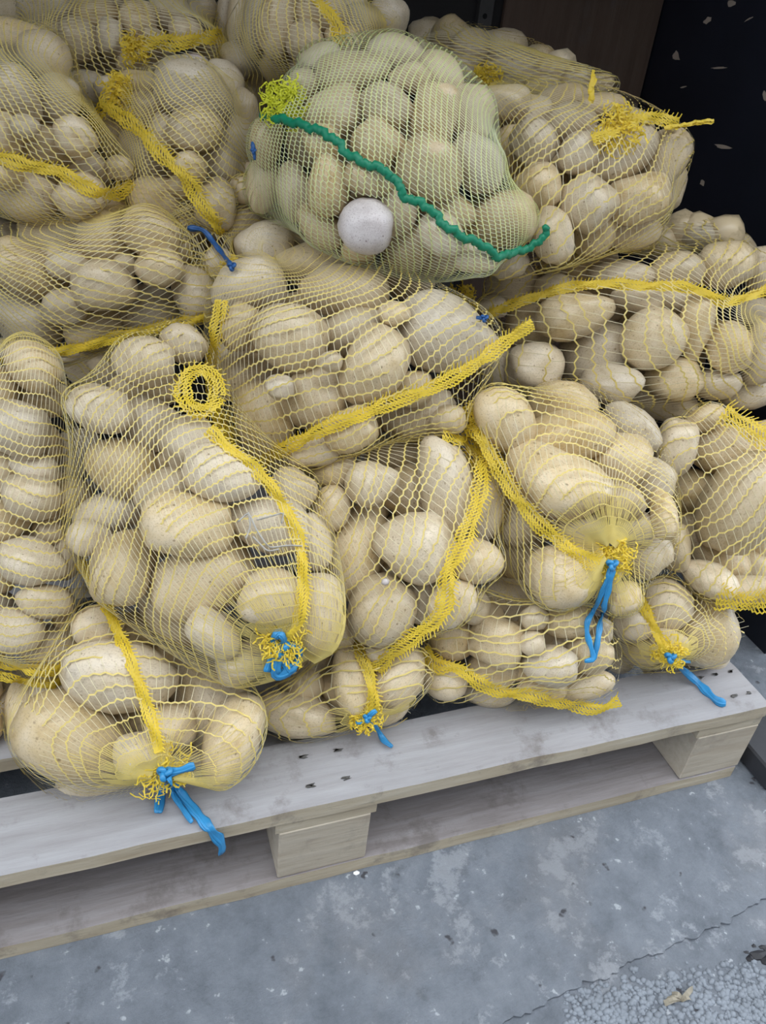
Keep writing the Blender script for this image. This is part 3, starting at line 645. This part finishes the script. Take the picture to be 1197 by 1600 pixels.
def seam_band(s, px, width, par, cord=False):
    px = resample(np.array(px, float), 3.0); px = smooth_line(px, 6); n = len(px)
    z, hit = depth_on(s, px[:, 0], px[:, 1])
    for _ in range(12): z[1:-1] = .25 * z[:-2] + .5 * z[1:-1] + .25 * z[2:]
    P = at(px[:, 0], px[:, 1], z); V = norm(CAM - P); Nn = norm(nrm_out(s, P)); Nn = norm(Nn * .5 + V * .8)
    P = P + Nn * .004; Tn = tangent(P); S = norm(np.cross(Tn, Nn)); m = s['mpp']; wd_ = width * m
    L = np.cumsum(np.r_[0, np.linalg.norm(np.diff(P, axis=0), axis=1)])
    wv = 1 + .2 * np.sin(L * 90 + rng.uniform(0, 6)) + .12 * np.sin(L * 230)
    ac = Acc()
    if cord:
        rr =   .0036 * (1 + .18 * np.sin(L * 1100)); Pc = P + S * (.0014 * np.sin(L * 240) + .001 * np.sin(L * 530))[:, None]
        Vv, Q = tube_np(Pc, np.stack([rr * 1.25, rr], 1), 8, Nn); ac.add(Vv, Q)
        return ac.obj('seam_cord', [M['green']], par, True)
    lanes = 5; pos = []
    for k in range(lanes):
        f = (k / (lanes - 1) - .5)
        zig = .06 * ((np.arange(n) % 2) * 2 - 1)
        lift = .0016 * np.sin(L * 150 + k * .8) + .0012 * math.cos(f * 3)
        Q = P + S * ((f * wv + zig) * wd_)[:, None] + Nn * lift[:, None]; pos.append(Q)
        ac.strip(Q, Nn, m * (3.0 if k in (0, lanes - 1) else 2.4), 0)
    for k in range(lanes - 1):
        i = np.arange(k % 2, n - 1, 2 if k % 2 else 1); ac.ribbons(pos[k][i], pos[k + 1][np.minimum(i + 1, n - 1)], Nn[i], m * 1.9, 0)
    i = np.arange(0, n, 2); jit = rng.uniform(.1, .5, len(i))[:, None]
    ac.ribbons(pos[0][i], pos[0][i] - S[i] * wd_ * jit + Tn[i] * wd_ * .2 + Nn[i] * .002, Nn[i], m * 1.5, 0)
    o = ac.obj('seam', [M['seam']], par); o['kind'] = 'stuff'; return o

def frill(s, u, v, R_px, par, name='gathered_neck', n=70, mat_='seam', up=.5, lo=.5):
    """loose gathered net round the tie: curled loops fanning out from the knot"""
    z, _ = depth_on(s, u, v); c = at(np.float64(u), np.float64(v), z[0]); Nn = norm(norm(CAM - c) + .4 * nrm_out(s, c)); X = norm(np.cross(Nn, UP)); Y = np.cross(Nn, X)
    c = c + Nn * .003; m = s['mpp']; ac = Acc()
    for k in range(int(n * 1.6)):
        a = rng.uniform(0, 2 * np.pi); q = R_px * m * rng.uniform(.0, .75); d0 = X * math.cos(a) + Y * math.sin(a)
        b_ = a + rng.normal(0, .9); L = R_px * m * rng.uniform(.25, .6); t = np.linspace(0, 1, 8)[:, None]; d = X * math.cos(b_) + Y * math.sin(b_); e = -X * math.sin(b_) + Y * math.cos(b_)
        w = rng.uniform(-.8, .8); lift = rng.uniform(0, up)
        P = c + d0 * q + d * L * t + e * L * w * np.sin(t * 3.1) + Nn * (L * lift * np.sin(t * 3.0) + rng.uniform(0, .003)) + rng.normal(0, .0008, (8, 3))
        ac.strip(P, norm(Nn + .5 * d), m * rng.uniform(1.2, 2.8), 0)
    o = ac.obj(name, [M[mat_]], par); o['kind'] = 'stuff'; return o

def touch_depth(u, v):
    """nearest thing on the line of sight: nets, pallet board, board front"""
    d = ray(u, v); z = 1.6
    for s in SK.values():
        q, h = depth_on(s, u, v)
        if h[0]: z = min(z, q[0])
    t = (ZT - CAM[2]) / d[2]; p = CAM + d * t
    if 0 <= p[1] <= BD: z = min(z, t)
    t = (0 - CAM[1]) / d[1]; p = CAM + d * t
    if .0 < p[2] < ZT: z = min(z, t)
    return z
def twine(px, w, par, name='tail', m='blue', lift=.008, kz=None):
    px = smooth_line(resample(np.array(px, float), 4.0), 3); z = np.array([touch_depth(np.float64(a), np.float64(b)) for a, b in px])
    if kz is not None: z[:3] = np.minimum(z[:3], kz)
    zz = z.copy()
    for _ in range(8): zz[1:-1] = np.minimum(z[1:-1], .25 * zz[:-2] + .5 * zz[1:-1] + .25 * zz[2:])
    P = at(px[:, 0], px[:, 1], zz); V = norm(CAM - P); P = P + V * lift; sc_ = zz.mean() / F; n = len(P); L = np.arange(n)
    tw = .5 * np.sin(L * .35 + rng.uniform(0, 6)); Sd = norm(np.cross(tangent(P), V)); N2 = norm(V + Sd * tw[:, None])
    wd_ = w * sc_ / 2 * (1 + .15 * np.sin(L * .9)); wd_[0] *= .6; wd_[-1] *= .75
    Vv, Q = tube_np(P, np.stack([wd_, np.full(n, .0013)], 1), 8, N2)
    ac = Acc(); ac.add(Vv, Q)
    # a fold line along the flat twine
    Vv, Q = tube_np(P + N2 * .0012 + norm(np.cross(tangent(P), N2)) * (wd_ * .25)[:, None], np.stack([wd_ * .3, np.full(n, .0009)], 1), 6, N2); ac.add(Vv, Q)
    return ac.obj(name, [M[m]], par, True)
def knot(u, v, r_px, par, m='blue', lift=.012):
    z = touch_depth(np.float64(u), np.float64(v)); c = at(np.float64(u), np.float64(v), z); V = norm(CAM - c); c = c + V * lift; X = RT; Y = np.cross(V, X); R_ = r_px * z / F
    ac = Acc(); t = np.linspace(0, 2 * np.pi, 48)
    P = c + X * (R_ * .55 * (np.sin(t) + 1.3 * np.sin(2 * t)))[:, None] * .5 + Y * (R_ * .55 * (np.cos(t) - 1.3 * np.cos(2 * t)))[:, None] * .5 + V * (R_ * .35 * np.sin(3 * t))[:, None]
    Vv, Q = tube_np(P, R_ * .3, 7); ac.add(Vv, Q)
    return ac.obj('knot', [M[m]], par, True)

ROOT = {}
for key, s in SK.items():
    low = s['C3'] + np.array([0, 0, -.6 * abs(s['E'][2]).sum()])
    par = empty('potato_sack', Vector((s['C3'][0], s['C3'][1], max(ZT, low[2])))); ROOT[key] = par
    tag(par, s['label'], 'sack', 'netted potato sacks'); build_net(key, s, par)
    for px in s['seam']: seam_band(s, px, s['sw'], par, s['kind'] == 'g')
    if s['pole'][0] == 'tie':
        frill(s, s['pole'][1], s['pole'][2], {'R': 42, 'N': 40, 'P': 32, 'S': 26, 'U': 26, 'I': 16}[key], par)

def tie(key): 
    t = empty('tie', ROOT[key].location); t.parent = ROOT[key]; t.location = (0, 0, 0); return t
class TieAcc: pass
def tie_part(key, kn, tails, m='blue'):
    par = ROOT[key]; k = knot(*kn, par, m); k.name = 'twine_knot'; k['label'] = 'blue twine knot' if m == 'blue' else 'dark blue twine knot'
    for px, w in tails:
        o = twine(px, w, k, 'twine_tail', m); o['label'] = 'blue twine tail'
tie_part('R', (257, 1208, 15), [([(258, 1208), (282, 1204), (304, 1196)], 13), ([(258, 1214), (252, 1240), (247, 1270)], 17), ([(264, 1214), (282, 1240), (305, 1268), (332, 1300), (347, 1316), (347, 1333)], 17), ([(262, 1212), (270, 1240), (284, 1262), (300, 1285)], 9)])
tie_part('N', (438, 1012, 20), [([(436, 1018), (426, 1002), (436, 986), (446, 1000), (440, 1016)], 15), ([(438, 1016), (458, 1004), (468, 1020), (460, 1042), (440, 1050)], 14), ([(434, 1018), (420, 1040), (418, 1050)], 16), ([(436, 1020), (430, 1056), (448, 1054), (458, 1040)], 17), ([(434, 1022), (446, 1036), (452, 1054)], 14)])
tie_part('P', (957, 882, 12), [([(956, 886), (946, 915), (930, 950), (917, 972), (917, 990), (926, 1020), (929, 1031), (914, 1033)], 9), ([(958, 888), (948, 930), (940, 965), (934, 1000), (928, 1030)], 10)])
tie_part('S', (574, 1122, 9), [([(572, 1123), (562, 1130), (556, 1129)], 8), ([(574, 1121), (584, 1112), (588, 1110)], 9), ([(578, 1124), (592, 1142), (598, 1156), (613, 1167)], 9)])
tie_part('U', (1048, 1027, 12), [([(1052, 1030), (1066, 1032), (1078, 1034)], 8), ([(1054, 1034), (1072, 1050), (1092, 1068), (1110, 1086), (1122, 1097), (1134, 1099)], 13)])
tie_part('I', (362, 416, 9), [([(293, 356), (317, 358), (332, 376), (350, 400), (362, 416)], 9)], 'darkblue')
tie_part('K', (757, 497, 8), [([(757, 497), (748, 499), (744, 496)], 6)], 'darkblue')
tie_part('D', (396, 236, 6), [([(394, 222), (397, 236), (398, 250)], 6)], 'darkblue')

# gathered net tufts that stand off a seam
seam_band(SK['N'], [(312 + 27 * math.cos(a), 612 + 32 * math.sin(a)) for a in np.linspace(.3, 6.5, 40)], 19, ROOT['J'])
def tail(s, px, w, name):
    px = resample(np.array(px, float), 4.); z, h = depth_on(s, px[:1, 0], px[:1, 1]); P = at(px[:, 0], px[:, 1], np.full(len(px), z[0] - .004)); n = len(P)
    ac = Acc()
    for k in range(9):
        o_ = rng.normal(0, .22, 3) * w * s['mpp']; Q = P + o_ * np.linspace(.5, 1.1, n)[:, None] + rng.normal(0, .0007, P.shape); e = n - int(rng.integers(0, 3)); ac.strip(Q[:e], norm(CAM - Q[:e]) + .3, s['mpp'] * w * .4, 0)
    o = ac.obj(name, [M['seam']], ROOT[[k for k in SK if SK[k] is s][0]]); o['kind'] = 'stuff'
tail(SK['F'], [(1040, 200), (1060, 197), (1085, 193), (1114, 190)], 9, 'net_tail')
tail(SK['F'], [(925, 158), (922, 140), (928, 115)], 11, 'net_tail')
tail(SK['F'], [(985, 195), (972, 178), (966, 168)], 9, 'net_tail')
frill(SK['J'], 352, 668, 26, ROOT['J'], 'net_ruffle', 40)
frill(SK['O'], 752, 712, 40, ROOT['O'], 'net_ruffle', 60)
frill(SK['P'], 742, 660, 30, ROOT['P'], 'net_ruffle', 50)
frill(SK['K'], 722, 468, 28, ROOT['K'], 'net_ruffle', 50)
frill(SK['F'], 965, 205, 36, ROOT['F'], 'net_ruffle', 60)
frill(SK['G'], 762, 122, 22, ROOT['G'], 'net_ruffle', 40)
frill(SK['A'], 212, 78, 22, ROOT['A'], 'net_ruffle', 40)
frill(SK['D'], 186, 140, 26, ROOT['D'], 'net_ruffle', 50)
frill(SK['E'], 445, 160, 34, ROOT['E'], 'lime_flap', 110, 'lime', .3)

# ------------------------------------------------------------------ small things
ac = Acc()
for px in ([(372, 815), (388, 800), (402, 830), (420, 856), (450, 852), (472, 853)], [(388, 800), (392, 822), (384, 842)], [(402, 812), (425, 806), (444, 800), (440, 818)], [(395, 838), (418, 862), (436, 858)]):
    px = smooth_line(resample(np.array(px, float), 4.), 2); z, _ = depth_on(SK['N'], px[:, 0], px[:, 1]); P = at(px[:, 0], px[:, 1], z); P = P + norm(CAM - P) * .006
    ac.add(*tube_np(P, .0009, 5))
tag(ac.obj('straw_tangle', [M['straw']], None, True), 'tangle of thin grey straw lying on the large tall leaning sack', 'straw')
# pebbles of the broken edge strip, bottom right
pv = np.empty(0); bm = bmesh.new(); bmesh.ops.create_icosphere(bm, subdivisions=1, radius=1); bv = np.array([v.co for v in bm.verts]); bq = np.array([[v.index for v in f.verts] for f in bm.faces]); bm.free()
VV, QQ, n0 = [], [], 0
for k in range(2600):
    u, v = rng.uniform(880, 1260), rng.uniform(1495, 1660); edge = 1545 - (u - 960) * .17
    if v < edge + rng.normal(0, 14): continue
    p = gnd(np.float64(u), np.float64(v), -.0035); r_ = rng.uniform(.0014, .0045)
    VV.append(p + bv * np.array([r_ * rng.uniform(.8, 1.4), r_, r_ * .6]) * rng.uniform(.85, 1.15, (len(bv), 1))); QQ.append(bq + n0); n0 += len(bv)
pb = link('pebbles', me_np('pebbles', np.vstack(VV), np.vstack(QQ), [M['pebble']], None, True)); pb['kind'] = 'stuff'; tag(pb, 'small grey pebbles set in the broken strip at the bottom right', 'pebbles')
# crumpled dry leaf and black debris
ac = Acc(); c = gnd(np.float64(1066), np.float64(1562), .0)
for k in range(9):
    a = rng.uniform(0, 6.28); L = rng.uniform(.010, .024); t = np.linspace(0, 1, 6)[:, None]; d = np.array([math.cos(a), .6 * math.sin(a), 0]); P = c + np.array([0, 0, -.002]) + d * L * t + np.array([0, 0, 1]) * (.008 * np.sin(t * 3) * rng.uniform(.4, 1))
    ac.strip(P, np.broadcast_to(norm(np.array([rng.normal(0, .4), rng.normal(0, .4), 1.])), P.shape), rng.uniform(.002, .006), 0)
tag(ac.obj('dry_leaf', [M['leaf']], None), 'crumpled dry straw coloured leaf lying among the pebbles', 'leaf')
VV, QQ, n0 = [], [], 0
for (u, v, r_) in [(1185, 1492, .012), (1198, 1500, .013), (1172, 1498, .008), (1205, 1486, .010), (1190, 1480, .006), (1166, 1488, .004), (1178, 1478, .004)]:
    p = gnd(np.float64(u), np.float64(v), -.004); VV.append(p + bv * np.array([r_, r_ * .6, r_ * .35]) * rng.uniform(.7, 1.25, (len(bv), 1))); QQ.append(bq + n0); n0 += len(bv)
db = link('black_debris', me_np('black_debris', np.vstack(VV), np.vstack(QQ), [M['black']], None, False)); tag(db, 'black charred clump of debris at the right edge of the concrete', 'debris')
for (u, v, r_, mm, lb) in [(557, 1364, .0045, 'white_chip', 'white crumb on the concrete just below the centre pallet block'), ]:
    p = gnd(np.float64(u), np.float64(v), .0012); V_ = p + bv * np.array([r_, r_ * .7, r_ * .3]); o = link('white_crumb', me_np('white_crumb', V_, bq, [M[mm]], None, False)); tag(o, lb, 'crumb')

# a white sprout on a potato of the middle sack
for o in placed:
    if o['key'] == 'O' and o['p'][:2] == (594., 955.):
        z, _ = depth_on(SK['O'], 602, 909); c = at(np.float64(602), np.float64(909), z[0] - .001)
        sp_ = link('sprout', me_np('sprout', c + bv * np.array([.005, .0045, .0045]), bq, [M['white_potato']], None, True)); bpy.context.view_layer.update()
        sp_.parent = o['ob']; sp_.matrix_parent_inverse = o['ob'].matrix_world.inverted(); sp_['label'] = 'small white sprout'
